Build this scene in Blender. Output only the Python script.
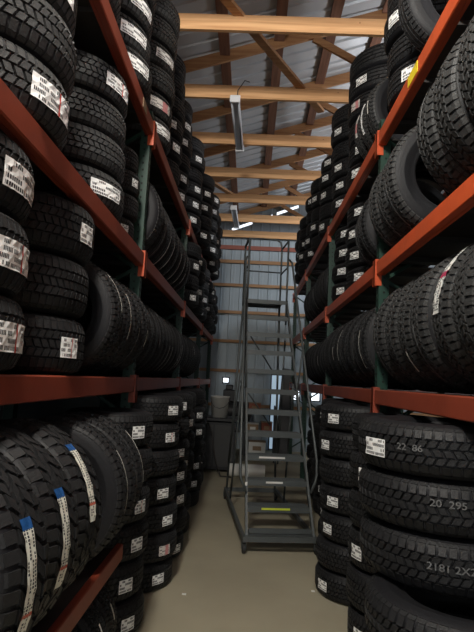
import bpy, bmesh, math, random
from mathutils import Vector, Matrix, Euler
C = bpy.context.scene
COL = C.collection
for o in list(bpy.data.objects): bpy.data.objects.remove(o)
R_ = math.radians
PI = math.pi
rnd = random.Random(7)

# ---------------------------------------------------------------- camera, world, lights, exposure
cam_d = bpy.data.cameras.new('camera'); cam = bpy.data.objects.new('camera', cam_d); COL.objects.link(cam)
cam_d.sensor_fit = 'VERTICAL'; cam_d.sensor_height = 36; cam_d.lens = 36*510/632
cam_d.clip_start = .05
cam.matrix_world = Matrix.Translation((0, 0, 1.6)) @ (Matrix.Rotation(R_(1.581), 4, 'Z') @ Matrix.Rotation(R_(97.083), 4, 'X') @ Matrix.Rotation(R_(2.865), 4, 'Z'))
C.camera = cam
w = bpy.data.worlds.new('sky'); C.world = w; w.use_nodes = True
w.node_tree.nodes['Background'].inputs[0].default_value = (.86, .92, 1, 1)
w.node_tree.nodes['Background'].inputs[1].default_value = 1.6
C.view_settings.view_transform = 'Standard'; C.view_settings.look = 'None'
C.view_settings.gamma = 1; C.view_settings.use_curve_mapping = False
C.view_settings.exposure = 0.0

def area(name, loc, target, sx, sy, power, col):
    l = bpy.data.lights.new(name, 'AREA'); l.shape = 'RECTANGLE'; l.size = sx; l.size_y = sy
    l.energy = power; l.color = col
    o = bpy.data.objects.new(name, l); COL.objects.link(o); o.location = loc
    o.rotation_euler = (Vector(target)-Vector(loc)).to_track_quat('-Z', 'Y').to_euler()
    return o
area('door_daylight', (.2, -5.7, 3.9), (0, 6, 3.9), 3.8, 2.2, 42, (1, .97, .92))           # daylight through the tall loading door behind the photographer
pl_ = bpy.data.lights.new('hanging_lamp_light', 'POINT'); pl_.energy = 540; pl_.shadow_soft_size = .22; pl_.color = (1, .95, .86)
po_ = bpy.data.objects.new('hanging_lamp_light', pl_); COL.objects.link(po_); po_.location = (-.58, .30, 4.66)   # bulb over the aisle, above and behind the camera
for yy_, e_ in ((2.2, 120), (6.2, 110), (9.6, 60)):                                              # unseen fill lights beyond the right rack, added to brighten roof and trusses
    pl_ = bpy.data.lights.new('roof_fill_light', 'POINT'); pl_.energy = e_; pl_.shadow_soft_size = .2; pl_.color = (.96, .97, 1)
    po_ = bpy.data.objects.new('roof_fill_light', pl_); COL.objects.link(po_); po_.location = (3.0, yy_, 4.75)
area('wall_fill_light', (3.1, 9.3, 4.7), (0, 12.2, 2.8), 1.3, .4, 62, (.86, .93, 1))         # unseen fill light, added to brighten the end wall

# ---------------------------------------------------------------- materials
def mat(name, col, rough=.6, metal=0, bump=0, bscale=60, var=0, vscale=6, spec=.5, emit=None):
    m = bpy.data.materials.new(name); m.use_nodes = True; nt = m.node_tree; b = nt.nodes['Principled BSDF']
    b.inputs['Base Color'].default_value = (*col, 1); b.inputs['Roughness'].default_value = rough
    b.inputs['Metallic'].default_value = metal; b.inputs['Specular IOR Level'].default_value = spec
    tc = nt.nodes.new('ShaderNodeTexCoord')
    if var:
        n = nt.nodes.new('ShaderNodeTexNoise'); n.inputs['Scale'].default_value = vscale; n.inputs['Detail'].default_value = 6
        nt.links.new(tc.outputs['Object'], n.inputs['Vector'])
        mx = nt.nodes.new('ShaderNodeMix'); mx.data_type = 'RGBA'
        mx.inputs[6].default_value = (*[c*(1-var) for c in col], 1); mx.inputs[7].default_value = (*[min(1, c*(1+var)) for c in col], 1)
        nt.links.new(n.outputs['Fac'], mx.inputs[0]); nt.links.new(mx.outputs[2], b.inputs['Base Color'])
    if bump:
        n = nt.nodes.new('ShaderNodeTexNoise'); n.inputs['Scale'].default_value = bscale; n.inputs['Detail'].default_value = 4
        nt.links.new(tc.outputs['Object'], n.inputs['Vector'])
        bp = nt.nodes.new('ShaderNodeBump'); bp.inputs['Strength'].default_value = bump; bp.inputs['Distance'].default_value = .01
        nt.links.new(n.outputs['Fac'], bp.inputs['Height']); nt.links.new(bp.outputs['Normal'], b.inputs['Normal'])
    if emit:
        b.inputs['Emission Color'].default_value = (*emit[0], 1); b.inputs['Emission Strength'].default_value = emit[1]
    return m

def wood(name, c1, c2, axis='X'):
    m = bpy.data.materials.new(name); m.use_nodes = True; nt = m.node_tree; b = nt.nodes['Principled BSDF']
    tc = nt.nodes.new('ShaderNodeTexCoord'); mp = nt.nodes.new('ShaderNodeMapping')
    sc = {'X': (.8, 18, 18), 'Y': (18, .8, 18), 'Z': (18, 18, .8)}[axis]; mp.inputs['Scale'].default_value = sc
    nt.links.new(tc.outputs['Object'], mp.inputs[0])
    n = nt.nodes.new('ShaderNodeTexNoise'); n.inputs['Scale'].default_value = 1.6; n.inputs['Detail'].default_value = 8; n.inputs['Distortion'].default_value = .6
    nt.links.new(mp.outputs[0], n.inputs['Vector'])
    cr = nt.nodes.new('ShaderNodeValToRGB'); cr.color_ramp.elements[0].position = .3; cr.color_ramp.elements[1].position = .68
    cr.color_ramp.elements[0].color = (*c1, 1); cr.color_ramp.elements[1].color = (*c2, 1)
    nt.links.new(n.outputs['Fac'], cr.inputs[0])
    v = nt.nodes.new('ShaderNodeTexVoronoi'); v.inputs['Scale'].default_value = 5.5; nt.links.new(tc.outputs['Object'], v.inputs['Vector'])
    kr = nt.nodes.new('ShaderNodeValToRGB'); kr.color_ramp.elements[0].position = .02; kr.color_ramp.elements[1].position = .06
    kr.color_ramp.elements[0].color = (.5, .36, .28, 1); kr.color_ramp.elements[1].color = (1, 1, 1, 1)
    nt.links.new(v.outputs['Distance'], kr.inputs[0])
    mx = nt.nodes.new('ShaderNodeMix'); mx.data_type = 'RGBA'; mx.blend_type = 'MULTIPLY'; mx.inputs[0].default_value = 1
    nt.links.new(cr.outputs[0], mx.inputs[6]); nt.links.new(kr.outputs[0], mx.inputs[7])
    nt.links.new(mx.outputs[2], b.inputs['Base Color']); b.inputs['Roughness'].default_value = .75
    return m

def label_mat(name, bands, paper=(.93, .93, .91), cells=(26, 5), ink=.5, wash=.0):
    """printed paper: rows of dark printed marks on white paper; bands = (from, to, colour) along the strip"""
    m = bpy.data.materials.new(name); m.use_nodes = True; nt = m.node_tree; b = nt.nodes['Principled BSDF']
    b.inputs['Roughness'].default_value = .45
    uv = nt.nodes.new('ShaderNodeUVMap'); uv.uv_map = 'UVMap'
    mp = nt.nodes.new('ShaderNodeMapping'); mp.inputs['Scale'].default_value = (cells[0], cells[1], 1); nt.links.new(uv.outputs[0], mp.inputs[0])
    def vm(op, a, b=None):
        q = nt.nodes.new('ShaderNodeVectorMath'); q.operation = op; nt.links.new(a, q.inputs[0])
        if b is not None: q.inputs[1].default_value = b
        return q.outputs[0]
    def mt(op, a, b=None, c=None):
        q = nt.nodes.new('ShaderNodeMath'); q.operation = op
        for k_, x_ in enumerate((a, b, c)):
            if x_ is None: continue
            if isinstance(x_, (int, float)): q.inputs[k_].default_value = x_
            else: nt.links.new(x_, q.inputs[k_])
        return q.outputs[0]
    fl = vm('FLOOR', mp.outputs[0]); wn = nt.nodes.new('ShaderNodeTexWhiteNoise'); nt.links.new(fl, wn.inputs['Vector'])
    s2 = nt.nodes.new('ShaderNodeMapping'); s2.inputs['Scale'].default_value = (cells[0]/4, cells[1], 1); nt.links.new(uv.outputs[0], s2.inputs[0])
    wb_ = nt.nodes.new('ShaderNodeTexWhiteNoise'); nt.links.new(vm('FLOOR', s2.outputs[0]), wb_.inputs['Vector'])     # words: runs of four strokes
    fr = nt.nodes.new('ShaderNodeSeparateXYZ'); nt.links.new(vm('FRACTION', mp.outputs[0]), fr.inputs[0])
    row_ = mt('COMPARE', fr.outputs[1], .5, .33); stroke = mt('LESS_THAN', fr.outputs[0], .72)
    gap_ = mt('LESS_THAN', wb_.outputs['Value'], ink+.12); on_ = mt('LESS_THAN', wn.outputs['Value'], .8)
    edge = nt.nodes.new('ShaderNodeSeparateXYZ'); nt.links.new(uv.outputs[0], edge.inputs[0])
    ine = mt('MULTIPLY', mt('COMPARE', edge.outputs[0], .5, .46), mt('COMPARE', edge.outputs[1], .5, .44))
    mu = nt.nodes.new('ShaderNodeMath'); mu.operation = 'MULTIPLY'
    nt.links.new(mt('MULTIPLY', mt('MULTIPLY', row_, stroke), mt('MULTIPLY', gap_, on_)), mu.inputs[0]); nt.links.new(ine, mu.inputs[1])
    mx = nt.nodes.new('ShaderNodeMix'); mx.data_type = 'RGBA'; mx.inputs[6].default_value = (*paper, 1); mx.inputs[7].default_value = (.03, .03, .035, 1)
    nt.links.new(mu.outputs[0], mx.inputs[0]); last = mx.outputs[2]
    sp = nt.nodes.new('ShaderNodeSeparateXYZ'); nt.links.new(uv.outputs[0], sp.inputs[0])
    for a, z, col in bands:
        g = nt.nodes.new('ShaderNodeMath'); g.operation = 'COMPARE'; g.inputs[1].default_value = (a+z)/2; g.inputs[2].default_value = (z-a)/2
        nt.links.new(sp.outputs[0], g.inputs[0])
        k = nt.nodes.new('ShaderNodeMix'); k.data_type = 'RGBA'; k.inputs[7].default_value = (*col, 1)
        nt.links.new(g.outputs[0], k.inputs[0]); nt.links.new(last, k.inputs[6]); last = k.outputs[2]
    nt.links.new(last, b.inputs['Base Color'])
    return m

M = dict(
    rubber=mat('tire_sidewall_rubber', (.010, .010, .012), .6, spec=.35, bump=.15, bscale=90, var=.25, vscale=5),
    tread=mat('tire_tread_rubber', (.014, .014, .0148), .58, spec=.4, bump=.25, bscale=120, var=.35, vscale=9),
    tread_dusty=mat('tire_tread_dusty', (.028, .028, .0275), .6, bump=.3, bscale=120, var=.3, vscale=9),
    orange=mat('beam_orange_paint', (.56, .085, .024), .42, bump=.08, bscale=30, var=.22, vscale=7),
    red=mat('beam_red_and_shaded_orange', (.27, .048, .022), .5, bump=.08, bscale=30, var=.3, vscale=6),  # own red on the left; on the right, orange darkened for shade
    green=mat('post_green_paint', (.008, .042, .027), .5, var=.25, vscale=9),
    hole=mat('punched_hole_dark', (.006, .008, .007), .9),
    yellow=mat('yellow_tag', (.9, .68, .03), .5),
    deck=mat('dark_steel_deck', (.035, .03, .028), .7, var=.3),
    galv=mat('galvanised_roof_sheet', (.50, .54, .58), .38, metal=.25, bump=.05, bscale=8, var=.25, vscale=1.6),
    wall=mat('pale_blue_grey_wall_sheet', (.30, .35, .385), .5, metal=.1, var=.12, vscale=2),
    floor=mat('dusty_concrete', (.37, .33, .235), .8, bump=.12, bscale=25, var=.22, vscale=1.3),
    lad=mat('grey_ladder_paint', (.095, .105, .105), .5, metal=.3, var=.15),
    caster=mat('caster_black', (.02, .02, .02), .6),
    white=mat('white_plastic', (.75, .74, .70), .5),
    lampw=mat('lamp_end_white_enamel', (.85, .87, .9), .35),
    lampg=mat('lamp_grey_reflector', (.62, .65, .70), .4, metal=.1),
    tube=mat('unlit_glass_tube', (.62, .65, .7), .2),
    cable=mat('black_cable', (.02, .018, .016), .6),
    chalk=mat('white_paint_stripe', (.72, .70, .64), .7, var=.3, vscale=30),
    chalkdim=mat('faded_grey_chalk', (.13, .13, .13), .8, var=.5, vscale=40),
    pail=mat('dull_white_pail', (.42, .41, .38), .6, var=.15),
    dark=mat('black_plastic_stuff', (.018, .018, .02), .5),
    redpl=mat('orange_red_carton', (.25, .06, .03), .6, var=.2),
    card=mat('brown_carton', (.30, .20, .12), .8, var=.2),
    pane=mat('daylit_window_pane', (.6, .7, .8), .3, emit=((.85, .93, 1), 2.2)),
    gapglow=mat('door_gap_glow', (.5, .6, .68), .4, emit=((.55, .75, .95), .42)),
    frame=mat('dark_window_frame', (.05, .05, .05), .6),
    ystrip=mat('yellow_caution_strip', (.62, .72, .05), .5),
    w_pale=wood('pale_pine_chord', (.62, .32, .14), (.86, .51, .25), 'X'),
    w_raft=wood('brown_pine_rafter', (.30, .14, .06), (.46, .25, .115), 'X'),
    w_purl=wood('dark_purlin', (.14, .065, .04), (.25, .12, .075), 'Y'),
    w_girt=wood('wall_girt_pine', (.28, .15, .07), (.40, .23, .12), 'X'),
    w_gred=mat('red_painted_girt', (.26, .085, .06), .7, var=.2),
)
LAB = dict(
    red=label_mat('white_label_red_bar', [(.36, .40, (.55, .04, .03))], cells=(32, 4), ink=.42),
    blue=label_mat('white_label_blue_head', [(0, .10, (.012, .07, .22)), (.78, .81, (.5, .1, .06))], paper=(.70, .69, .60), cells=(34, 4), ink=.52),
    plain=label_mat('white_label_barcode', [], cells=(20, 4), ink=.5),
    maroon=label_mat('white_label_maroon_print', [(.46, .54, (.35, .03, .08))], paper=(.72, .72, .68), cells=(30, 4), ink=.5),
    pink=label_mat('pink_printed_label', [(.15, .45, (.6, .25, .25))], paper=(.70, .66, .62), cells=(16, 6), ink=.5),
)

# ---------------------------------------------------------------- mesh helpers
def link(name, me, m=None, parent=None):
    o = bpy.data.objects.new(name, me); COL.objects.link(o)
    if parent is not None: o.parent = parent
    if m is not None and not me.materials: me.materials.append(m)
    return o
def finish(name, bm, m, parent=None, smooth=False):
    me = bpy.data.meshes.new(name); bmesh.ops.recalc_face_normals(bm, faces=bm.faces); bm.to_mesh(me); bm.free()
    if smooth:
        for p in me.polygons: p.use_smooth = True
    return link(name, me, m, parent)
def box(bm, c, s, rot=None, bev=0):
    r = bmesh.ops.create_cube(bm, size=1)
    vs = r['verts']
    bmesh.ops.scale(bm, vec=s, verts=vs)
    if bev: 
        es = list({e for v in vs for e in v.link_edges})
        q = bmesh.ops.bevel(bm, geom=es, offset=bev, segments=1, affect='EDGES'); vs = list({v for f in q['faces'] for v in f.verts} | {v for v in q['verts']})
        vs = [v for v in vs if v.is_valid]
    if rot is not None: bmesh.ops.rotate(bm, cent=(0, 0, 0), matrix=rot, verts=vs)
    bmesh.ops.translate(bm, vec=c, verts=vs)
    return vs
def bar(bm, a, b, w, h, up=(0, 0, 1)):
    """rectangular bar from a to b, w across, h along up"""
    a = Vector(a); b = Vector(b); d = b-a; L = d.length; d.normalize()
    u = Vector(up); s = d.cross(u).normalized(); u = s.cross(d).normalized()
    pts = []
    for t in (a, b):
        for i, j in ((-1, -1), (1, -1), (1, 1), (-1, 1)): pts.append(bm.verts.new(t+s*i*w/2+u*j*h/2))
    for q in ((0, 1, 2, 3), (7, 6, 5, 4), (0, 4, 5, 1), (1, 5, 6, 2), (2, 6, 7, 3), (3, 7, 4, 0)): bm.faces.new([pts[k] for k in q])
def tube(bm, pts, r, n=8):
    pts = [Vector(p) for p in pts]; rings = []
    up = Vector((0, 0, 1))
    for i, p in enumerate(pts):
        d = (pts[min(i+1, len(pts)-1)]-pts[max(i-1, 0)]).normalized()
        a = d.cross(up)
        if a.length < .05: a = d.cross(Vector((1, 0, 0)))
        a.normalize(); b = d.cross(a)
        rings.append([bm.verts.new(p+(a*math.cos(t*2*PI/n)+b*math.sin(t*2*PI/n))*r) for t in range(n)])
    for A, B in zip(rings, rings[1:]):
        for k in range(n): bm.faces.new((A[k], A[(k+1) % n], B[(k+1) % n], B[k]))
    bm.faces.new(rings[0]); bm.faces.new(rings[-1][::-1])
def lathe(bm, prof, n=24, axis='Z', c=(0, 0, 0), closed=False):
    rings = []
    for k in range(n):
        t = k*2*PI/n
        ring = []
        for r, z in prof:
            p = (r*math.cos(t), r*math.sin(t), z)
            if axis == 'X': p = (z, r*math.cos(t), r*math.sin(t))
            if axis == 'Y': p = (r*math.sin(t), z, r*math.cos(t))
            ring.append(bm.verts.new(Vector(p)+Vector(c)))
        rings.append(ring)
    m = len(prof)
    for k in range(n):
        A, B = rings[k], rings[(k+1) % n]
        for j in range(m if closed else m-1):
            bm.faces.new((A[j], B[j], B[(j+1) % m], A[(j+1) % m]))
    if not closed:
        for j in (0, m-1):
            bm.faces.new([rings[k][j] for k in range(n)])
def empty(name, loc=(0, 0, 0), rz=0):
    o = bpy.data.objects.new(name, None); COL.objects.link(o); o.location = loc; o.rotation_euler = (0, 0, rz); return o
def tag(o, label, cat, group=None):
    o['label'] = label; o['category'] = cat
    if group: o['group'] = group
    return o
def struct(o): o['kind'] = 'structure'; return o

# ---------------------------------------------------------------- the building
XL, XR, YB, YF = -1.98, 9.2, 12.2, -6.0
RIDGE = 3.6; PITCH = .32; ZE = 5.10                     # roof sheet underside: ZE at x=XL
def roofz(x): return ZE + PITCH*(x-XL) if x < RIDGE else ZE + PITCH*(RIDGE-XL) - PITCH*(x-RIDGE)
bm = bmesh.new(); box(bm, ((XL+XR)/2, (YB+YF)/2, -.05), (XR-XL, YB-YF, .1)); struct(finish('floor', bm, M['floor']))
# corrugated roof: ribs run from eave to ridge, so they repeat along y
bm = bmesh.new(); prof = []; y = YF
while y < YB:
    for dy, h in ((0, 0), (.150, 0), (.165, .022), (.205, .022), (.220, 0)): prof.append((y+dy, h))
    y += .228
for x0, x1 in ((XL-.1, RIDGE), (RIDGE, XR+.1)):
    prev = None
    for yy, h in prof:
        a = bm.verts.new((x0, yy, roofz(x0)+.05+h)); b = bm.verts.new((x1, yy, roofz(x1)+.05+h))
        a2 = bm.verts.new((x0, yy, roofz(x0)+.06+h)); b2 = bm.verts.new((x1, yy, roofz(x1)+.06+h))
        if prev: bm.faces.new((prev[0], a, b, prev[1])); bm.faces.new((prev[2], prev[3], b2, a2))
        prev = (a, b, a2, b2)
struct(finish('ceiling', bm, M['galv']))
# end wall: ribbed sheet, built column by column, with the slots where daylight comes through
SLOTS = [(-.57, -.07, 5.215, .075), (-.71, -.65, 5.18, .05), (.34, .42, 5.60, .05), (.52, 1.05, 5.665, .075)]
SPOTS = [(-.86, 4.70, .04)]
bm = bmesh.new(); cols = []
x = XL
while x < XR:
    for dx, h in ((0, 0), (.06, 0), (.07, .012), (.09, .012), (.10, 0), (.165, .003), (.175, 0)): cols.append((x+dx, h))
    x += .229
edges = sorted({c for s in SLOTS for c in (s[0], s[1])} | {c for s in SPOTS for c in (s[0]-s[2], s[0]+s[2])})
def hh(xx):
    for (a, b), (c, d) in zip(cols, cols[1:]):
        if a <= xx <= c: return b+(d-b)*(xx-a)/max(c-a, 1e-6)
    return 0
allx = sorted(set([c[0] for c in cols] + edges))
def strip(x0, x1, zb, zt):
    for yo in (0, .012):
        v = [bm.verts.new((x0, YB-hh(x0)+yo, zb(x0))), bm.verts.new((x1, YB-hh(x1)+yo, zb(x1))), bm.verts.new((x1, YB-hh(x1)+yo, zt(x1))), bm.verts.new((x0, YB-hh(x0)+yo, zt(x0)))]
        bm.faces.new(v)
for x0, x1 in zip(allx, allx[1:]):
    mid = (x0+x1)/2; top = lambda xx: roofz(xx)+.06
    cut = None
    for a, b, z, h in SLOTS:
        if a < mid < b: cut = (lambda xx, a=a, z=z: z+.40*(xx-a), lambda xx, a=a, z=z, h=h: z+h+.40*(xx-a))
    for cx, cz, r in SPOTS:
        if abs(mid-cx) < r: cut = (lambda xx, cz=cz, r=r: cz-r, lambda xx, cz=cz, r=r: cz+r)
    if cut: strip(x0, x1, lambda xx: 0, cut[0]); strip(x0, x1, cut[1], top)
    else: strip(x0, x1, lambda xx: 0, top)
struct(finish('wall_back', bm, M['wall']))
bm = bmesh.new(); box(bm, (XL-.03, (YB+YF)/2, 2.6), (.05, YB-YF, 5.3)); struct(finish('wall_left', bm, M['wall']))
bm = bmesh.new(); box(bm, (XR+.03, (YB+YF)/2, 2.6), (.05, YB-YF, 5.3)); struct(finish('wall_right', bm, M['wall']))
bm = bmesh.new()
box(bm, ((XL-1.8)/2, YF, 2.6), (-1.8-XL, .05, 5.4)); box(bm, ((2.2+XR)/2, YF, 2.6), (XR-2.2, .05, 5.4)); box(bm, (.2, YF, 4.4), (4.0, .05, 1.6))
box(bm, (3.6, YF, 6.2), (7.6, .05, 1.7))
struct(finish('wall_front', bm, M['wall']))
n = 0
for z, h, mm in ((4.79, .10, 'w_gred'), (4.44, .08, 'w_girt'), (3.86, .07, 'w_girt'), (3.2, .07, 'w_girt'), (2.5, .07, 'w_girt'), (1.80, .07, 'w_girt'), (1.0, .07, 'w_girt')):
    n += 1; bm = bmesh.new(); box(bm, ((XL+XR)/2, YB-.055, z), (XR-XL-.1, .05, h)); struct(finish('trim_%d' % n, bm, M[mm]))
# low daylight windows; door_1 glows in place of a daylit door gap
def window(nm, x0, x1, z0, z1, m, kind='window_frame'):
    bm = bmesh.new(); box(bm, ((x0+x1)/2, YB-.09, (z0+z1)/2), (x1-x0, .01, z1-z0)); o = struct(finish(nm, bm, m))
    bm = bmesh.new(); t = .03
    for cx, cz, sx, sz in (((x0+x1)/2, z0-t/2, x1-x0+2*t, t), ((x0+x1)/2, z1+t/2, x1-x0+2*t, t), (x0-t/2, (z0+z1)/2, t, z1-z0), (x1+t/2, (z0+z1)/2, t, z1-z0)):
        box(bm, (cx, YB-.095, cz), (sx, .05, sz))
    finish(kind, bm, M['frame'], o)
window('window_1', 1.03, 1.21, 1.20, 1.40, M['pane']); window('window_2', 1.29, 1.40, 1.21, 1.36, M['pane']); window('window_3', 1.50, 1.68, 1.20, 1.37, M['pane'])
window('window_4', -.58, -.46, 1.52, 1.62, M['pane'])
window('door_1', .56, .80, .05, 1.74, M['gapglow'], 'door_frame')

# roof trusses
TY = [4.64+1.22*k for k in range(-3, 7)]
for k, ty in enumerate(TY):
    t = empty('roof_truss', (0, ty, 0))
    t['kind'] = 'structure'
    bm = bmesh.new(); box(bm, ((XL+XR)/2, 0, 5.083), (XR-XL, .04, .165)); finish('bottom_chord', bm, M['w_pale'], t)
    for x0, x1 in ((XL, RIDGE), (RIDGE, XR)):
        bm = bmesh.new(); bar(bm, (x0, 0, roofz(x0)-.03), (x1, 0, roofz(x1)-.03), .037, .14); finish('rafter', bm, M['w_raft'], t)
    for xa, xb in ((.62, 1.95), (3.3, 1.95), (3.9, 5.2), (6.5, 5.2), (6.5, 7.4)):
        bm = bmesh.new(); bar(bm, (xa, .0, roofz(xa)-.1), (xb, .0, 5.1), .034, .09); finish('truss_web', bm, M['w_raft'], t)
for k, px in enumerate((-1.13, -.47, .19, .85, 1.51, 2.17, 2.83, 3.45, 4.3, 5.2, 6.1, 7.0, 7.9)):
    bm = bmesh.new(); box(bm, (px, (YB+YF)/2, roofz(px)+.045-.09+.04), (.125, YB-YF-.2, .045)); o = struct(finish('roof_purlin', bm, M['w_purl']))
bm = bmesh.new(); bar(bm, (-.42, 4.35, 5.17), (.80, 6.38, 5.17), .09, .04); struct(finish('diagonal_brace', bm, M['w_raft']))
bm = bmesh.new(); bar(bm, (-1.3, 8.2, 5.17), (-.4, 9.7, 5.17), .09, .04); struct(finish('diagonal_brace', bm, M['w_raft']))

# ---------------------------------------------------------------- strip lamps (unlit) under the trusses
def strip_lamp(loc, rx, label, L=1.30):
    t = empty('strip_lamp', loc); t.rotation_euler = (rx, 0, R_(-1.5)); tag(t, label, 'ceiling lamp', 'unlit strip lamps over the aisle')
    bm = bmesh.new(); box(bm, (0, 0, .03), (.105, L, .05), bev=.006); box(bm, (0, 0, -.004), (.05, L, .03)); finish('housing', bm, M['lampg'], t)
    for s in (-1, 1):
        bm = bmesh.new(); box(bm, (0, s*(L/2+.012), .012), (.125, .03, .09), bev=.006); finish('end_cap', bm, M['lampw'], t)
        bm = bmesh.new(); tube(bm, [(s*.042, -L/2, -.008), (s*.042, L/2, -.008)], .014, 10); finish('tube', bm, M['tube'], t, True)
    bm = bmesh.new(); tube(bm, [(.02, -L/2+.02, .05), (.03, -L/2-.02, .12), (.11, -L/2-.06, .22), (.16, -L/2+.05, .27)], .006, 6); finish('power_cord', bm, M['cable'], t)
    return t
strip_lamp((-.295, 6.42, 4.93), 0, 'grey unlit strip lamp hanging under the second and third wooden beams')
strip_lamp((-.42, 10.2, 4.90), 0, 'small far grey strip lamp under the fifth beam', 1.2)

# ---------------------------------------------------------------- pallet racks
def rack(side, plane, levels, ys, label):
    root = empty('pallet_rack', (side*plane, ys[0], 0)); tag(root, label, 'storage rack')
    ox, oy = side*plane, ys[0]
    depth = .86
    for y in ys:
        for dx in (0, depth):
            x = side*(plane+dx+.04)-ox
            bm = bmesh.new()
            # open C section with a slotted face
            box(bm, (x-side*.037, y-oy, 1.83), (.006, .075, 3.66)); box(bm, (x, y-oy-.036, 1.83), (.07, .004, 3.66)); box(bm, (x, y-oy+.036, 1.83), (.07, .004, 3.66))
            nf = len(bm.faces)
            if dx == 0:
                z = .15
                while z < 3.62:
                    for q in (-.016, .016): box(bm, (x-side*.041, y-oy+q, z), (.002, .010, .018))
                    box(bm, (x, y-oy-.0385, z), (.014, .002, .014))
                    z += .055
            bm.faces.ensure_lookup_table()
            for f in bm.faces[nf:]: f.material_index = 1
            p = finish('upright_post', bm, M['green'], root); p.data.materials.append(M['hole'])
        bm = bmesh.new(); z = .2; s = 1
        while z < 3.0:
            a, b = (plane+.05, plane+depth+.03) if s > 0 else (plane+depth+.03, plane+.05)
            bar(bm, (side*a-ox, y-oy, z), (side*b-ox, y-oy, z+.55), .03, .025); z += .55; s = -s
        finish('cross_brace', bm, M['green'], root)
    for y0, y1 in zip(ys, ys[1:]):
        for li, z in enumerate(levels):
            far = y0 > 5.5
            for dx in (0, depth):
                xx = side*(plane+dx)-ox + (side*.0 if dx == 0 else side*.08)
                bm = bmesh.new()
                # stepped box beam: face with a ledge
                box(bm, (xx, (y0+y1)/2-oy, z-.055), (.042, y1-y0-.085, .105), bev=.006)
                box(bm, (xx+(side if dx == 0 else -side)*.028, (y0+y1)/2-oy, z-.075), (.02, y1-y0-.085, .065))
                b = finish('beam', bm, M['orange'] if side > 0 and li > 0 else M['red'], root)  # lowest right beams: same orange paint, shade put into the colour
                b['label'] = 'orange painted beam' if side > 0 and li > 0 else 'dull red or shade-darkened beam'
                if dx == 0:
                    for yy, s in ((y0, 1), (y1, -1)):
                        bm = bmesh.new(); box(bm, (xx-side*.0245, yy-oy+s*.012, z-.085), (.008, .055, .2)); box(bm, (xx-side*.004, yy-oy+s*.040, z-.085), (.045, .006, .2))
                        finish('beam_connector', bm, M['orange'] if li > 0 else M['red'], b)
            bm = bmesh.new()
            box(bm, (side*(plane+depth/2+.04)-ox, (y0+y1)/2-oy, z-.012), (depth-.05, y1-y0-.1, .008))
            for q in range(5): box(bm, (side*(plane+depth/2+.04)-ox, y0-oy+.25+q*(y1-y0-.5)/4, z-.032), (depth-.04, .04, .03))
            finish('shelf_deck', bm, M['deck'], root)
    return root
YS = [-1.28, 1.22, 3.8, 6.28, 8.8, 11.3]
LL = [1.58, 2.52, 3.56]
RL = [1.58, 2.53, 3.55]
rl = rack(-1, .85, LL, YS, 'tall steel tire rack with dull red beams and green posts, left of the aisle')
rr = rack(1, .94, RL, YS, 'tall steel tire rack with bright orange beams and green posts, right of the aisle')
def on_beam(root, nm, x, y, z, sx, sy, sz, m, lab=None):
    bm = bmesh.new(); box(bm, (x-root.location.x, y-root.location.y, z), (sx, sy, sz)); o = finish(nm, bm, m, root)
    if lab: o['label'] = lab
on_beam(rr, 'beam_tag', .917, 2.93, 3.498, .004, .18, .07, M['yellow'], 'yellow tag on the beam')
on_beam(rl, 'beam_tag', -.827, 3.42, 3.505, .004, .12, .07, M['card'], 'tan tag on the beam')
# low shelf at the lower left, in front of the tall rack
LS_X, LS_Z = -.70, .62
lo = empty('low_shelf', (LS_X, .9, 0)); tag(lo, 'low tire shelf with red front rail at the lower left of the aisle', 'shelf')
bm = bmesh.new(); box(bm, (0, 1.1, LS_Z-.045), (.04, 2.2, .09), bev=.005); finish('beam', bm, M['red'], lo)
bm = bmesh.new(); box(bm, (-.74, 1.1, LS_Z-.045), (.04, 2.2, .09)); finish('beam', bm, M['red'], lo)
bm = bmesh.new(); box(bm, (-.37, 1.1, LS_Z-.02), (.70, 2.1, .015)); finish('shelf_deck', bm, M['deck'], lo)
for yy in (.03, 2.17):
    for xx in (-.10, -.72):
        bm = bmesh.new(); box(bm, (xx, yy, (LS_Z-.09)/2), (.05, .05, LS_Z-.09)); finish('leg', bm, M['deck'], lo)
bm = bmesh.new(); box(bm, (.021, .95, LS_Z-.045), (.003, .07, .05)); o = finish('rail_sticker', bm, M['card'], lo)

# ---------------------------------------------------------------- tires (nominal radius .36, width .24, axis = local z)
R0, W0, RB = .36, .24, .205
def carcass():
    bm = bmesh.new(); W = W0/2
    p = [(RB, .62*W), (RB+.004, .80*W), (RB+.016, .86*W), (RB+.026, .84*W), (.245, .95*W), (.275, .98*W), (.279, .995*W), (.283, .98*W), (.303, .97*W), (.322, .90*W), (.335, .82*W), (.342, .74*W), (.3465, .62*W), (.349, .3*W)]
    outer = p + [(r, -z) for r, z in reversed(p)]
    inner = [(RB+.012, -.6*W), (.26, -.84*W), (.315, -.8*W), (.338, -.6*W), (.338, .6*W), (.315, .8*W), (.26, .84*W), (RB+.012, .6*W)]
    lathe(bm, outer+inner, 64, closed=True)
    return finish_mesh('tire_carcass', bm, M['rubber'], True)
def finish_mesh(name, bm, m, smooth=False):
    me = bpy.data.meshes.new(name); bmesh.ops.recalc_face_normals(bm, faces=bm.faces); bm.to_mesh(me); bm.free(); me.materials.append(m)
    if smooth:
        for q in me.polygons: q.use_smooth = True
    return me
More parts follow.
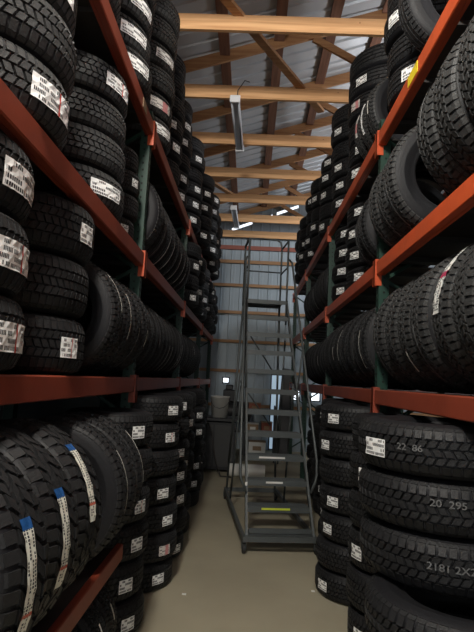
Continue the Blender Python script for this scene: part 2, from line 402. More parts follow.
def tread(kind, m):
    """blocks standing on the crown. rows = (z from, z to, blocks round, share filled, slant, phase)"""
    bm = bmesh.new(); W = W0/2
    K = {
     'terrain': [(-.95, -.50, 46, .76, .0, .0, 1), (-.46, -.17, 46, .84, .5, .3, 0), (-.13, .13, 46, .80, -.6, .7, 0), (.17, .46, 46, .84, .5, .1, 0), (.50, .95, 46, .76, .0, .5, 1)],
     'truck':   [(-.94, -.56, 60, .80, .0, .0, 1), (-.51, -.20, 60, .84, .35, .5, 0), (-.16, .16, 60, .80, -.35, .2, 0), (.20, .51, 60, .84, .35, .7, 0), (.56, .94, 60, .80, .0, .3, 1)],
     'highway': [(-.92, -.60, 72, .88, .0, .0, 1), (-.54, -.22, 36, .93, .25, .5, 0), (-.16, .16, 18, .985, .0, .0, 0), (.22, .54, 36, .93, -.25, .2, 0), (.60, .92, 72, .88, .0, .3, 1)],
    }[kind]
    K = [(a*.84, b*.84, n_, f_, s_, p_, h_) for a, b, n_, f_, s_, p_, h_ in K]
    def rad(z):
        t = abs(z); return R0-.001 if t < .4 else R0-.001-.016*((t-.4)/.4)**2
    for za, zb, nb, fill, slant, ph, sh in K:
        for k in range(nb):
            th0 = (k+ph)*2*PI/nb; th1 = th0+fill*2*PI/nb
            ns = max(1, int((th1-th0)/.09))
            sl = slant*2*PI/nb
            wob = (.06 if kind == 'terrain' else .0)*(1 if k % 2 else -1)
            a, b = za, zb
            if wob and not sh: a += wob*.5; b += wob*.5
            if sh and kind == 'terrain': 
                if za < 0: a = za+(.0 if k % 2 else .07)
                else: b = zb-(.0 if k % 2 else .07)
            top = []; bot = []
            for s in range(ns+1):
                th = th0+(th1-th0)*s/ns
                row_t = []; row_b = []
                for z, f in ((a, -1), (b, 1)):
                    ang = th+sl*(f*.5)
                    ins = .018*(1 if f < 0 else -1)
                    r = rad(z)
                    if ns == 1 or s in (0, ns): e = .006*(1 if s == 0 else -1)
                    else: e = 0
                    row_t.append(bm.verts.new((r*math.cos(ang+e), r*math.sin(ang+e), (z+ins)*W)))
                    rb = (r-.0145) if abs(z) < .75 else r-.022
                    row_b.append(bm.verts.new((rb*math.cos(ang), rb*math.sin(ang), z*W)))
                top.append(row_t); bot.append(row_b)
            for s in range(ns):
                bm.faces.new((top[s][0], top[s+1][0], top[s+1][1], top[s][1]))
                bm.faces.new((bot[s][0], bot[s+1][0], top[s+1][0], top[s][0]))
                bm.faces.new((bot[s][1], top[s][1], top[s+1][1], bot[s+1][1]))
            bm.faces.new((bot[0][0], top[0][0], top[0][1], bot[0][1]))
            bm.faces.new((bot[ns][0], bot[ns][1], top[ns][1], top[ns][0]))
            if sh and kind != 'highway':                      # shoulder lug running down the sidewall
                z = a if za < 0 else b; s_ = -1 if za < 0 else 1
                v = []
                for th in (th0, th1):
                    for rr_, zz in ((rad(z)-.001, z), (.330, z+s_*.095), (.318, z+s_*.10), (.325, z-s_*.05)):
                        v.append(bm.verts.new((rr_*math.cos(th), rr_*math.sin(th), zz*W)))
                for q in ((0, 1, 5, 4), (1, 2, 6, 5), (0, 3, 2, 1), (4, 5, 6, 7)): bm.faces.new([v[i] for i in q])
    return finish_mesh('tread_'+kind, bm, m)
def strip_mesh(name, arc, zc, zw, m, wav=.002, seed=1, lift=.003):
    """a paper label or painted stripe wrapped on the tread, centred on local angle 0"""
    r = random.Random(seed); bm = bmesh.new(); uvl = bm.loops.layers.uv.new('UVMap')
    nu, nv = max(6, int(arc/.05)), 5; W = W0/2; G = []
    for i in range(nu+1):
        row = []
        for j in range(nv+1):
            a = -arc/2+arc*i/nu; z = (zc+zw*(j/nv-.5))
            rr_ = R0+lift-.016*(max(0, abs(z)-.4)/.4)**2 + r.uniform(-wav, wav)
            row.append(bm.verts.new((rr_*math.cos(a), rr_*math.sin(a), z*W)))
        G.append(row)
    for i in range(nu):
        for j in range(nv):
            f = bm.faces.new((G[i][j], G[i+1][j], G[i+1][j+1], G[i][j+1]))
            for l, (u, v) in zip(f.loops, ((i, j), (i+1, j), (i+1, j+1), (i, j+1))): l[uvl].uv = (1-u/nu, v/nv)
    return finish_mesh(name, bm, m, False)
CARC = carcass()
TREAD = {'terrain': tread('terrain', M['tread']), 'truck': tread('truck', M['tread']), 'highway': tread('highway', M['tread'])}
TREAD_D = {}
for k_, me_ in TREAD.items():
    c_ = me_.copy(); c_.materials.clear(); c_.materials.append(M['tread_dusty']); TREAD_D[k_] = c_
PATCH = {k: strip_mesh('label_'+k, .34, -.08, .68, LAB[k], seed=i) for i, k in enumerate(LAB)}
WIDE = strip_mesh('wide_band', 1.0, .1, .55, LAB['maroon'], seed=77)
PATCHL = {k: strip_mesh('long_label_'+k, .66, -.1, .74, LAB[k], seed=i+9) for i, k in enumerate(LAB)}
BAND = {k: strip_mesh('band_'+k, .85, .1, .34, LAB[k], seed=i+20) for i, k in enumerate(LAB)}
STRIPE = {'thin': strip_mesh('stripe', .85, .0, .13, M['chalk'], .0005), 'short': strip_mesh('stripe_short', .35, .1, .16, M['chalk'], .0005), 'dim': strip_mesh('stripe_dim', .9, .05, .16, M['chalkdim'], .0005)}
def chalk_text(s, size, zc):
    cu = bpy.data.curves.new('t', 'FONT'); cu.body = s; cu.size = size; cu.align_x = 'CENTER'; cu.offset = .0006
    o = bpy.data.objects.new('t', cu); COL.objects.link(o); dg = bpy.context.evaluated_depsgraph_get()
    me = bpy.data.meshes.new_from_object(o.evaluated_get(dg)); bpy.data.objects.remove(o)
    bm = bmesh.new(); bm.from_mesh(me); bmesh.ops.subdivide_edges(bm, edges=[e for e in bm.edges if e.calc_length() > .02], cuts=2)
    for v in bm.verts:
        a = v.co.x/R0; v.co = Vector(((R0+.004)*math.cos(a), (R0+.004)*math.sin(a), zc*W0/2+v.co.y))
    me2 = bpy.data.meshes.new('chalk_'+s.replace(' ', '_')); bm.to_mesh(me2); bm.free(); me2.materials.append(M['chalkdim']); return me2

COUNT = [0]
def tire(loc, R=.36, W=.24, up=False, yaw=0, lean=0, kind='truck', dusty=False, adds=(), label='', group=''):
    """adds = list of (mesh, angle, part name)"""
    t = link('tire', CARC); COUNT[0] += 1
    mt = Matrix.Rotation(yaw, 4, 'Z')
    if up: mt = mt @ Matrix.Rotation(lean, 4, 'Y') @ Matrix.Rotation(PI/2, 4, 'X')
    else: mt = mt @ Matrix.Rotation(lean, 4, 'X')
    t.location = loc; t.rotation_euler = mt.to_euler(); t.scale = (R/R0, R/R0, W/W0)
    tag(t, label, 'tire', group)
    c = link('tread', (TREAD_D if dusty else TREAD)[kind], parent=t); c.rotation_euler = (0, 0, rnd.uniform(0, 6.28))
    for me, ang, nm in adds:
        a = link(nm, me, parent=t); a.rotation_euler = (0, 0, ang)
    return t
ORD = ['lowest', 'second', 'third', 'fourth', 'fifth', 'sixth', 'seventh', 'eighth', 'ninth']
LCOL = {'red': 'red-barred white label', 'blue': 'blue-headed white label', 'plain': 'white label', 'maroon': 'maroon and white label', 'pink': 'pink label'}
def stack(cx, cy, z0, n, R, W, where, group, labs=None, kind='truck', dusty=False, off=.0, jit=.016, shift=None, long=False):
    """tires lying flat on each other; labs = one label kind (or None) per tire, seen from the aisle"""
    z = z0
    for i in range(n):
        jx, jy = rnd.uniform(-jit, jit), rnd.uniform(-jit, jit)
        if shift and i in shift: jx += shift[i][0]; jy += shift[i][1]
        L = labs[i] if labs and i < len(labs) else None
        adds = []
        if L:
            a = math.atan2(-cy, -cx); d = off+.50+rnd.uniform(-.16, .16)
            a += d if cx < 0 else -d
            adds = [((PATCHL if long else PATCH)[L], a, 'tread_label')]
        pos = ORD[i] if i < n-1 else 'topmost'
        lab = 'flat black tire, %s of %s%s' % (pos, where, ', '+LCOL[L] if L else '')
        tire((cx+jx, cy+jy, z+W/2), R, W, kind=kind, dusty=dusty, adds=adds, label=lab, group=group, yaw=0)
        z += W+.002
def row(side, xout, y0, z0, n, R, W, where, group, adds=None, kind='truck', yaws=None, leans=None, gap=.006, dusty=False, xs=None, ends=None, Rs=None):
    y = y0
    for i in range(n):
        r = Rs[i] if Rs and i in Rs else R
        yaw = yaws[i] if yaws and i < len(yaws) else rnd.uniform(-.012, .012)
        lean = leans[i] if leans and i < len(leans) else 0
        x = side*(xout+r)+(xs[i] if xs and i in xs else rnd.uniform(-.012, .012))
        pos = ['nearest', 'second', 'third', 'fourth', 'fifth', 'sixth', 'seventh', 'eighth', 'ninth', 'tenth', 'eleventh', 'twelfth'][i] if i < n-1 else 'farthest'
        A = adds.get(i, []) if adds else []
        ex = {'band': ', long white label', 'stripe': ', painted stripe'}
        extra = ''
        if A: extra = ex['stripe'] if 'stripe' in A[0][0].name else ex['band']
        st = 1.02*W/abs(math.cos(yaw))
        tire((x, y+W/2, z0+r), r, W, up=True, yaw=yaw, lean=lean, kind=kind, dusty=dusty,
             adds=[(m_, a_, 'painted_stripe' if 'stripe' in m_.name else 'tread_label') for m_, a_ in A],
             label='upright black tire, %s %s%s' % (pos, where, extra), group=group)
        y += st+gap
    return y

P, S = PATCH, STRIPE
# ===== left rack, top shelf: flat stacks up to the beams
g = 'flat tires stacked on the left rack top shelf'; Z = LL[2]
T = 'on left top shelf'
stack(-1.17, 2.55, Z, 5, .37, .235, 'first stack '+T, g, [None, 'plain', None, 'plain', None], dusty=True)
stack(-1.17, 3.36, Z, 6, .37, .225, 'second stack '+T, g, ['plain', 'plain', 'plain', 'plain', 'plain', None], off=.25, dusty=True, long=True)
stack(-1.15, 4.26, Z, 6, .37, .220, 'third stack '+T, g, ['plain', 'pink', None, 'plain', None, None], off=.25, kind='truck', dusty=True, long=True)
stack(-1.16, 5.05, Z, 6, .36, .225, 'fourth stack '+T, g, [None, 'plain', 'plain', None, None, None], off=.3, kind='highway')
stack(-1.16, 5.82, Z, 6, .35, .215, 'fifth stack '+T, g, ['plain', 'plain', None, 'plain', 'plain', None], off=.3, kind='highway')
stack(-1.08, 6.72, Z, 6, .34, .21, 'sixth stack '+T, g, ['plain', 'plain', 'plain', None, 'plain', None], off=.3, kind='highway')
stack(-.98, 7.48, Z, 5, .34, .21, 'seventh stack '+T, g, ['plain', None, 'plain', 'plain', None], off=.3)
stack(-.95, 8.25, Z, 5, .34, .21, 'eighth stack '+T, g, ['plain', 'plain', None, 'plain', 'plain'], off=.3)
stack(-.98, 9.25, Z, 5, .34, .21, 'ninth stack '+T, g, ['plain', 'plain', 'plain', None, 'plain'], off=.3)
stack(-1.0, 10.0, Z, 5, .34, .21, 'tenth stack '+T, g, ['plain', None, 'plain', None, 'plain'], off=.3)
# ===== left rack, middle shelf
g = 'flat tires stacked on the left rack middle shelf'; Z = LL[1]; T = 'on left middle shelf'
stack(-1.2, 1.92, Z, 3, .40, .255, 'big first stack '+T, g, ['red', None, 'red'], kind='truck', off=.30, long=True, dusty=True)
stack(-1.18, 2.92, Z, 4, .365, .22, 'second stack '+T, g, ['plain', None, None, 'red'], kind='truck', off=.25, long=True, dusty=True)
stack(-1.07, 3.53, Z, 4, .205, .17, 'small third stack '+T, g, ['plain', None, 'plain', None], off=.3)
row(-1, .76, 3.90, Z, 9, .37, .235, 'on left middle shelf beyond the green post', 'upright tires on the left rack middle shelf',
    adds={1: [(S['dim'], -.5)], 2: [(S['thin'], -.5)], 3: [(S['thin'], -.45)], 4: [(S['dim'], -.45)], 5: [(S['thin'], -.45)], 6: [(S['thin'], -.4)], 7: [(S['short'], -.5)]}, kind='highway')
for i, yy in enumerate((6.7, 7.45, 8.2)):
    stack(-1.05, yy, Z, 4, .34, .21, ['fourth', 'fifth', 'sixth'][i]+' stack '+T, g, [['plain', None, 'plain', None], [None, 'plain', None, 'plain'], ['plain', 'plain', None, None]][i], off=.3)
for i, yy in enumerate((9.25, 10.0, 10.75)):
    stack(-1.05, yy, Z, 4, .34, .21, ['seventh', 'eighth', 'ninth'][i]+' stack '+T, g, [None, 'plain', None, 'plain'], off=.3)
# ===== left rack, lower shelf (eye level)
g = 'flat tires stacked on the left rack eye-level shelf'; Z = LL[0]; T = 'on left eye-level shelf'
stack(-1.18, 1.69, Z, 3, .37, .27, 'first stack '+T, g, ['red', 'red', 'plain'], kind='truck', long=True, off=.35)
stack(-1.13, 2.41, Z, 3, .34, .27, 'second stack '+T, g, ['red', None, 'plain'], kind='truck', off=.4)
row(-1, .74, 2.795, Z, 4, .345, .222, 'on left eye-level shelf before the post', 'upright tires on the left rack eye-level shelf',
    adds={0: [(S['thin'], .5)], 1: [(S['thin'], .1)], 2: [(S['dim'], -.5)], 3: [(S['short'], -.2)]}, kind='truck')
row(-1, .77, 3.90, Z, 10, .34, .222, 'on left eye-level shelf beyond the post', 'upright tires in the second left eye-level bay',
    adds={3: [(S['dim'], -.5)], 4: [(S['thin'], -.5)], 5: [(S['thin'], -.5)], 6: [(S['dim'], -.5)], 7: [(S['thin'], -.45)], 8: [(S['thin'], -.3)]}, kind='highway')
row(-1, .80, 6.38, Z, 9, .34, .23, 'in the far left eye-level bay', 'upright tires in the far left eye-level bay', adds={1: [(S['dim'], -.3)], 4: [(S['short'], .2)]}, kind='truck')
# ===== low shelf at the lower left
Bd = BAND
row(-1, .57, 1.45, LS_Z, 3, .385, .25, 'on the low left shelf', 'upright tires on the low left shelf',
    adds={0: [(Bd['blue'], .05)], 1: [(Bd['blue'], .1)], 2: [(Bd['blue'], .45)]}, kind='terrain', yaws=[-.22, -.22, -.22], gap=.045)
row(-1, .58, 2.50, LS_Z, 3, .375, .185, 'at the far end of the low left shelf', 'upright tires at the far end of the low left shelf',
    adds={0: [(S['thin'], .2)], 1: [(S['dim'], -.2)], 2: [(S['thin'], .4)]}, kind='truck', yaws=[.10, .08, .08])
row(-1, .66, 2.36, 0, 3, .24, .22, 'on the floor under the low left shelf', 'upright tires under the low left shelf', adds={i: [(S['short'], .35)] for i in range(0, 3)}, kind='truck')
# ===== left floor stacks
g = 'flat tires stacked on the floor along the left rack'
spec = [(-.90, 3.43, 6, .295, .225), (-.84, 4.20, 7, .32, .205), (-.84, 4.87, 7, .32, .205), (-.86, 5.54, 7, .32, .205), (-.86, 6.68, 7, .32, .205), (-.90, 7.35, 7, .32, .205), (-.92, 8.02, 6, .32, .21)]
nm = ['first', 'second', 'third', 'fourth', 'fifth', 'sixth', 'seventh', 'eighth', 'ninth']
pl = [['plain', 'plain', 'plain', 'red', None, 'plain', None], ['plain', 'pink', 'plain', 'plain', None, 'red', 'plain'], ['plain', None, 'plain', 'plain', 'plain', None, 'plain'], ['plain', 'plain', None, 'plain', None, 'plain', 'plain'],
      [None, 'plain', 'plain', None, 'plain', 'plain', None], ['plain', None, 'plain', None, 'plain', None, 'plain'], [None, 'plain', None, 'plain', None, 'plain']]
for i, (cx, cy, n_, r, w_) in enumerate(spec):
    stack(cx, cy, 0, n_, r, w_, nm[i]+' floor stack left of the aisle', g, pl[i], off=.28, kind='truck')

# ===== right rack, top shelf
g = 'flat tires stacked on the right rack top shelf'; Z = RL[2]; T = 'on right top shelf'
row(1, .80, 2.74, Z, 1, .36, .20, 'on right top shelf, dark sidewall toward the camera', 'upright tires on the right rack top shelf', kind='highway')
stack(1.22, 3.37, Z, 5, .345, .225, 'first stack '+T, g, ['plain', None, 'plain', 'plain', None], off=.05, kind='highway', long=True)
row(1, .86, 3.97, Z, 3, .33, .18, 'on right top shelf just past the post', 'upright tires on the right rack top shelf', adds={0: [(S['short'], PI)], 1: [(Bd['plain'], PI)], 2: [(Bd['pink'], PI-.2)]}, kind='truck', yaws=[.22, .22, .22], dusty=True)
stack(1.32, 4.99, Z, 6, .40, .235, 'second stack '+T, g, ['plain', 'plain', None, 'pink', 'plain', None], off=.35, kind='highway')
stack(1.22, 5.83, Z, 6, .345, .215, 'third stack '+T, g, ['plain', 'plain', 'plain', None, 'plain', None], off=.35, kind='truck')
stack(1.20, 6.70, Z, 5, .35, .215, 'fourth stack '+T, g, ['plain', None, 'plain', 'plain', 'plain'], off=.35)
stack(1.18, 7.45, Z, 5, .35, .215, 'fifth stack '+T, g, [None, 'plain', None, 'plain', None], off=.35)
stack(1.18, 8.2, Z, 5, .35, .215, 'sixth stack '+T, g, ['plain', 'plain', None, None, 'plain'], off=.35)
stack(1.18, 9.25, Z, 5, .35, .215, 'seventh stack '+T, g, [None, 'plain', 'plain', None, None], off=.35)
stack(1.18, 10.0, Z, 5, .35, .215, 'eighth stack '+T, g, [None, None, 'plain', None, None], off=.35)
# ===== right rack, middle shelf
g = 'flat tires stacked on the right rack middle shelf'; Z = RL[1]; T = 'on right middle shelf'
row(1, .81, 1.80, Z, 3, .41, .265, 'on right middle shelf nearest the camera', 'upright tires on the right rack middle shelf', kind='truck', dusty=True, adds={2: [(S['dim'], PI-.3)]})
row(1, .81, 3.00, Z, 3, .385, .215, 'on right middle shelf before the post', 'upright tires before the post on the right rack middle shelf', kind='truck', dusty=True, adds={0: [(S['dim'], PI+.5)], 1: [(S['dim'], PI+.5)], 2: [(S['dim'], PI+.5)]})
row(1, .85, 3.90, Z, 2, .37, .225, 'on right middle shelf just past the post', 'upright tires past the post on the right rack middle shelf', kind='truck', adds={0: [(S['dim'], PI+.4)], 1: [(S['dim'], PI+.3)]})
stack(1.27, 5.02, Z, 4, .35, .215, 'first stack '+T, g, ['plain', 'plain', 'plain', 'plain'], off=.3, kind='highway')
stack(1.27, 5.79, Z, 4, .35, .215, 'second stack '+T, g, ['plain', 'plain', 'plain', 'plain'], off=.3, kind='highway')
row(1, .88, 6.38, Z, 9, .36, .23, 'in the far right middle bay', 'upright tires in the far right middle bay', adds={1: [(S['dim'], PI+.4)], 3: [(S['thin'], PI+.3)], 5: [(S['dim'], PI+.4)]}, kind='highway')
# ===== right rack, lower shelf (eye level)
Z = RL[0]
row(1, .87, 1.45, Z, 8, .395, .265, 'on right eye-level shelf before the post', 'upright tires on the right rack eye-level shelf',
    adds={3: [(WIDE, PI-.45)], 4: [(S['dim'], PI+.55)], 5: [(S['short'], PI+.6)], 7: [(S['dim'], PI+.4)]}, kind='truck', gap=.012, dusty=True)
row(1, .86, 3.92, Z, 9, .37, .235, 'in the second right eye-level bay', 'upright tires in the second right eye-level bay',
    adds={0: [(S['thin'], PI+.2)], 1: [(S['dim'], PI+.3)], 3: [(S['dim'], PI+.5)], 4: [(S['thin'], PI-.1)], 5: [(S['short'], PI+.1)]}, kind='truck', gap=.012)
row(1, .90, 6.38, Z, 9, .35, .235, 'in the far right eye-level bay', 'upright tires in the far right eye-level bay', adds={1: [(S['short'], PI+.1)]}, kind='highway')
# ===== right floor stacks
g = 'flat tires stacked on the floor along the right rack'
CT = {2: ('2181 2X3', .042, -.15), 1: ('2181 2X2', .042, .0), 3: ('20  295', .042, .15), 4: ('22  86', .04, .0)}
stack(1.02, 2.67, .723, 3, .42, .239, 'upper big near floor stack right of the aisle', g, [None, None, None], kind='truck')
stack(1.00, 2.42, 0, 3, .42, .239, 'jutting lower big near floor stack right of the aisle', g, [None, None, None], kind='truck')
big = [o for o in bpy.data.objects if o.name.startswith('tire') and 'big near floor' in o.get('label', '')]
big.sort(key=lambda o: o.location.z)
for o, k_, da in ((big[2], 2, -.05), (big[3], 1, .04), (big[4], 3, .04), (big[5], 4, -.34)):
    sx, sz, zc = CT[k_]
    a = link('chalk_number', chalk_text(sx, sz, zc), parent=o); a.rotation_euler = (0, 0, math.atan2(-o.location.y, -o.location.x)+da)
    o['label'] = o['label']+', chalk'
pp = link('tread_label', PATCH['plain'], parent=big[-1]); pp.rotation_euler = (0, 0, math.atan2(-2.67, -1.02)-.80)
spec = [(1.00, 3.42, 6, .30, .235), (.93, 4.22, 7, .32, .205), (1.05, 4.90, 7, .32, .205), (1.13, 5.60, 7, .33, .205), (1.2, 6.7, 6, .33, .22), (1.25, 7.4, 5, .33, .22), (1.3, 8.1, 5, .33, .22)]
pl = [['plain', None, 'plain', None, 'plain', None], ['plain', None, 'plain', 'plain', None, 'plain', 'plain'], ['plain', 'plain', 'pink', None, 'plain', 'plain', 'plain'], [None, 'plain', None, 'plain', 'plain', 'plain', None],
      [None, 'plain', None, None, None, 'plain'], [None]*5, [None]*5]
for i, (cx, cy, n_, r, w_) in enumerate(spec):
    stack(cx, cy, 0, n_, r, w_, nm[i+1]+' floor stack right of the aisle', g, pl[i], off=.3, kind='truck')

# ---------------------------------------------------------------- rolling ladder
ld = empty('rolling_ladder', (.37, 5.05, 0), R_(7.2)); tag(ld, 'tall grey rolling warehouse ladder with eleven steps standing in the aisle', 'ladder')
z0, rise, run = .16, .2235, .128
def hw(k): return .315-.006*k
for k in range(1, 12):
    bm = bmesh.new(); yk = run*k; zk = z0+rise*k; wd = 2*hw(k)
    d = .17 if k < 11 else .50
    box(bm, (0, yk+d/2-.02, zk), (wd, d, .008)); box(bm, (0, yk-.02, zk-.022), (wd, .006, .048))
    box(bm, (0, yk+d-.02, zk-.014), (wd, .006, .03))
    nb = 9 if k < 11 else 11
    for q in range(nb): box(bm, (0, yk+d*(q+.5)/nb-.02, zk+.006), (wd-.03, .006, .006))
    st = finish('step', bm, M['lad'], ld)
    if k in (1, 2, 3):
        bm = bmesh.new(); wv = {1: .28, 2: .17, 3: .27}[k]; box(bm, (-.03 if k != 3 else -.04, yk-.026, zk-.012), (wv, .005, .018))
        s_ = finish('caution_strip', bm, M['ystrip'] if k == 1 else M['white'], st); s_['label'] = 'yellow strip' if k == 1 else 'white strip'
ztop = z0+rise*11; ytop = run*11
for s in (-1, 1):
    bm = bmesh.new(); bar(bm, (s*.322, -.02, .12), (s*(hw(11)+.012), ytop+.02, ztop), .022, .05, up=(0, -1, 0)); finish('stringer', bm, M['lad'], ld)
    # rear posts, platform post, floor rail
    bm = bmesh.new(); tube(bm, [(s*.33, ytop+.46+.25, .10), (s*(hw(11)), ytop+.46, ztop-.02)], .015); finish('rear_post', bm, M['lad'], ld, True)
    bm = bmesh.new(); bar(bm, (s*.345, -.05, .125), (s*.345, ytop+.75, .125), .03, .05); finish('base_rail', bm, M['lad'], ld)
    bm = bmesh.new(); tube(bm, [(s*.335, ytop+.1, .14), (s*(hw(7)+.03), run*7+.12, z0+rise*7)], .012); tube(bm, [(s*.335, ytop+.6, .5), (s*(hw(10)), ytop, ztop-.5)], .011); finish('brace', bm, M['lad'], ld, True)
    # stair handrail
    bm = bmesh.new()
    hx = s*.39
    tube(bm, [(s*.322, run*1.2, z0+rise*1.6), (s*.375, run*1.35, z0+rise*2.1), (s*.385, run*1.4, z0+rise*2.4), (s*.385, run*1.5, z0+rise*3.0), (s*.30, ytop-.05, ztop+.50), (s*.27, ytop+.02, ztop+.56)], .014)
    finish('handrail', bm, M['lad'], ld, True)
    bm = bmesh.new(); tube(bm, [(s*(hw(6)+.01), run*6, z0+rise*6-.02), (s*.345, run*6, z0+rise*6+.53)], .010); finish('handrail_post', bm, M['lad'], ld, True)
    # platform guard posts
    bm = bmesh.new(); tube(bm, [(s*.255, ytop, ztop-.3), (s*.255, ytop, ztop+.80)], .013); finish('guard_post', bm, M['lad'], ld, True)
    bm = bmesh.new(); tube(bm, [(s*.255, ytop+.46, ztop-.02), (s*.255, ytop+.46, ztop+.82), (s*.235, ytop+.46, ztop+.90), (s*.18, ytop+.46, ztop+.93), (0, ytop+.46, ztop+.935)], .013); finish('guard_rail', bm, M['lad'], ld, True)
    bm = bmesh.new(); tube(bm, [(s*.255, ytop, ztop+.45), (s*.255, ytop+.46, ztop+.45)], .010); finish('side_rail', bm, M['lad'], ld, True)
    bm = bmesh.new(); tube(bm, [(s*.255, ytop, ztop+.80), (s*.255, ytop+.46, ztop+.80)], .012); finish('side_rail', bm, M['lad'], ld, True)
    for yy in (-.03, ytop+.70):
        bm = bmesh.new(); lathe(bm, [(.0, -.015), (.045, -.015), (.05, -.008), (.05, .008), (.045, .015), (0, .015)], 18, 'X', (s*.345, yy, .05)); c = finish('caster', bm, M['caster'], ld)
        bm = bmesh.new(); box(bm, (s*.345-.02, yy, .075), (.004, .05, .07)); box(bm, (s*.345+.02, yy, .075), (.004, .05, .07)); finish('caster_bracket', bm, M['lad'], c)
bm = bmesh.new(); tube(bm, [(-.25, ytop+.46, ztop+.47), (.25, ytop+.46, ztop+.47)], .010); finish('middle_rail', bm, M['lad'], ld, True)
bm = bmesh.new(); bar(bm, (-.36, -.06, .14), (.36, -.06, .14), .03, .05); bar(bm, (-.33, ytop+.72, .125), (.33, ytop+.72, .125), .03, .05); finish('base_crossbar', bm, M['lad'], ld)
bm = bmesh.new(); box(bm, (0, .06, .165), (.62, .17, .01)); box(bm, (0, -.01, .20), (.60, .02, .045)); finish('foot_plate', bm, M['lad'], ld)
bm = bmesh.new(); tube(bm, [(-.24, ytop+.60, 1.6), (.22, ytop+.62, 1.0)], .010); tube(bm, [(-.30, ytop+.66, .9), (.30, ytop+.66, .9)], .010); tube(bm, [(.24, ytop+.58, 1.7), (-.24, ytop+.46, 2.35)], .010); finish('rear_brace', bm, M['lad'], ld, True)
bm = bmesh.new(); bar(bm, (0, -.05, .12), (.26, .34, .05), .035, .03); finish('lock_pedal', bm, M['caster'], ld)
bm = bmesh.new(); box(bm, (-.318, run*1.75-.03, z0+rise*1.9), (.022, .004, .035)); bmesh.ops.translate(bm, vec=(0, 0, 0), verts=bm.verts); finish('sticker', bm, M['white'], ld)

# ---------------------------------------------------------------- things at the far end
bm = bmesh.new(); lathe(bm, [(0, 0), (.14, 0), (.165, .34), (.172, .345), (.172, .37), (.158, .37), (.135, .02), (0, .02)], 28); o = finish('bucket', bm, M['pail'], None, True)
o.location = (-.48, 9.25, .92); tag(o, 'white plastic bucket on the dark bench at the far end of the aisle', 'bucket')
bm = bmesh.new(); tube(bm, [(-.17, 0, .33), (-.15, -.06, .25), (-.08, -.14, .18), (0, -.17, .16), (.08, -.14, .18), (.15, -.06, .25), (.17, 0, .33)], .005, 6); finish('handle', bm, M['cable'], o)
wb = empty('workbench', (-.55, 9.3, 0)); tag(wb, 'dark workbench with a closed front at the end of the left rack', 'workbench')
bm = bmesh.new(); box(bm, (0, 0, .895), (.80, .7, .05), bev=.005); finish('bench_top', bm, M['dark'], wb)
bm = bmesh.new(); box(bm, (0, .02, .45), (.74, .6, .8)); finish('cabinet', bm, M['dark'], wb)
for s in (-1, 1): bm = bmesh.new(); box(bm, (s*.18, -.29, .45), (.33, .02, .7)); finish('door', bm, M['frame'], wb)
bm = bmesh.new(); tube(bm, [(-.62, 8.7, .85), (-.55, 8.66, .7), (-.52, 8.64, .45), (-.45, 8.62, .2), (-.38, 8.6, .02), (-.2, 8.58, .015)], .012); o = finish('air_hose', bm, M['deck'], None, True); tag(o, 'thin dark hose hanging down in front of the dark workbench', 'hose')
bm = bmesh.new(); lathe(bm, [(0, -.30), (.10, -.30), (.105, -.29), (.105, .29), (.10, .30), (0, .30)], 24, 'X'); o = finish('paper_roll', bm, M['white'], None, True); o.location = (.05, 8.75, .105); tag(o, 'white paper roll lying on the floor behind the ladder', 'roll')
def carton(nm, loc, s, m, label, cat, lid=True):
    bm = bmesh.new(); box(bm, (0, 0, s[2]/2), s, bev=.006); o = finish(nm, bm, m); o.location = loc
    if lid: bm = bmesh.new(); box(bm, (0, 0, s[2]+.006), (s[0]+.012, s[1]+.012, .012)); box(bm, (0, -s[1]/2-.003, s[2]*.5), (s[0]*.5, .003, s[2]*.35)); finish('lid', bm, M['card'] if m != M['card'] else M['white'], o)
    tag(o, label, cat); return o
sh = empty('supply_shelf', (.28, 10.6, 0)); tag(sh, 'low dark supply shelf behind the ladder by the back wall', 'shelf')
for z in (.12, .55, .98): bm = bmesh.new(); box(bm, (0, 0, z), (.62, .4, .025)); finish('shelf_board', bm, M['dark'], sh)
for sx in (-1, 1):
    for sy in (-1, 1): bm = bmesh.new(); box(bm, (sx*.30, sy*.19, .55), (.03, .03, 1.1)); finish('leg', bm, M['dark'], sh)
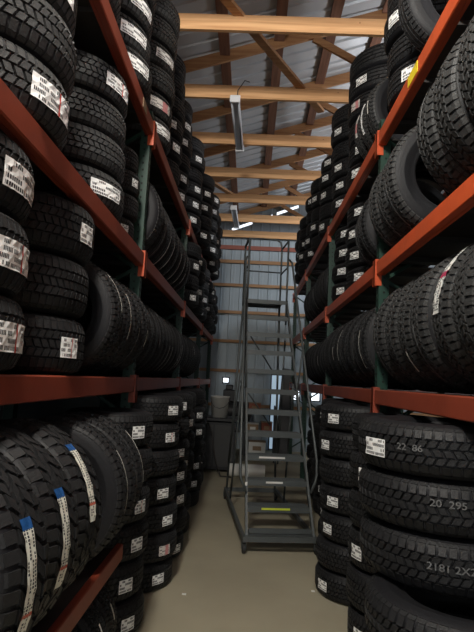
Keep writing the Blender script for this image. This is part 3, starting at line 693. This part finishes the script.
carton('carton', (.16, 10.58, .995), (.24, .26, .14), M['redpl'], 'orange red carton on the top board of the supply shelf', 'box')
carton('carton', (.42, 10.58, .565), (.22, .26, .20), M['redpl'], 'orange red carton on the middle board of the supply shelf', 'box')
carton('carton', (.14, 10.58, .565), (.22, .26, .16), M['card'], 'brown carton on the middle board of the supply shelf', 'box')
carton('carton', (.24, 10.58, .135), (.34, .28, .24), M['white'], 'pale carton on the bottom board of the supply shelf', 'box')
# dark compressor on the shelf top
cp = empty('air_compressor', (-.30, 11.4, 0)); tag(cp, 'black air compressor standing against the back wall left of the ladder', 'compressor')
bm = bmesh.new(); lathe(bm, [(0, -.45), (.14, -.42), (.22, -.34), (.22, .34), (.14, .42), (0, .45)], 24, 'X', (0, 0, .9)); finish('tank', bm, M['dark'], cp, True)
bm = bmesh.new(); box(bm, (-.1, 0, 1.24), (.26, .24, .26), bev=.02); box(bm, (-.1, 0, 1.42), (.16, .16, .12), bev=.02); finish('pump', bm, M['dark'], cp)
bm = bmesh.new(); lathe(bm, [(0, -.03), (.17, -.03), (.17, .03), (0, .03)], 20, 'X', (.16, 0, 1.3)); finish('belt_guard', bm, M['dark'], cp)
for sx in (-1, 1): bm = bmesh.new(); box(bm, (sx*.28, 0, .36), (.06, .36, .72)); finish('leg', bm, M['dark'], cp)
bm = bmesh.new(); bar(bm, (.80, 11.55, 0), (.94, 11.95, 1.9), .30, .03, up=(0, -1, .2));  # board added in front to cut the door glow to a taper
o = finish('plank', bm, M['dark']); tag(o, 'dark plank added to taper the glowing door gap at the far end', 'plank')
bm = bmesh.new(); box(bm, (0, 0, .003), (.03, .02, .006)); o = finish('paper_scrap', bm, M['white']); o.location = (-.40, 4.0, 0); tag(o, 'tiny white paper scrap on the floor beside the left stacks', 'paper scrap')
bm = bmesh.new(); box(bm, (0, 0, .003), (.025, .02, .006)); o = finish('paper_scrap', bm, M['white']); o.location = (.58, 4.2, 0); tag(o, 'tiny white paper scrap on the floor beside the right stacks', 'paper scrap')
print('TIRES', COUNT[0])
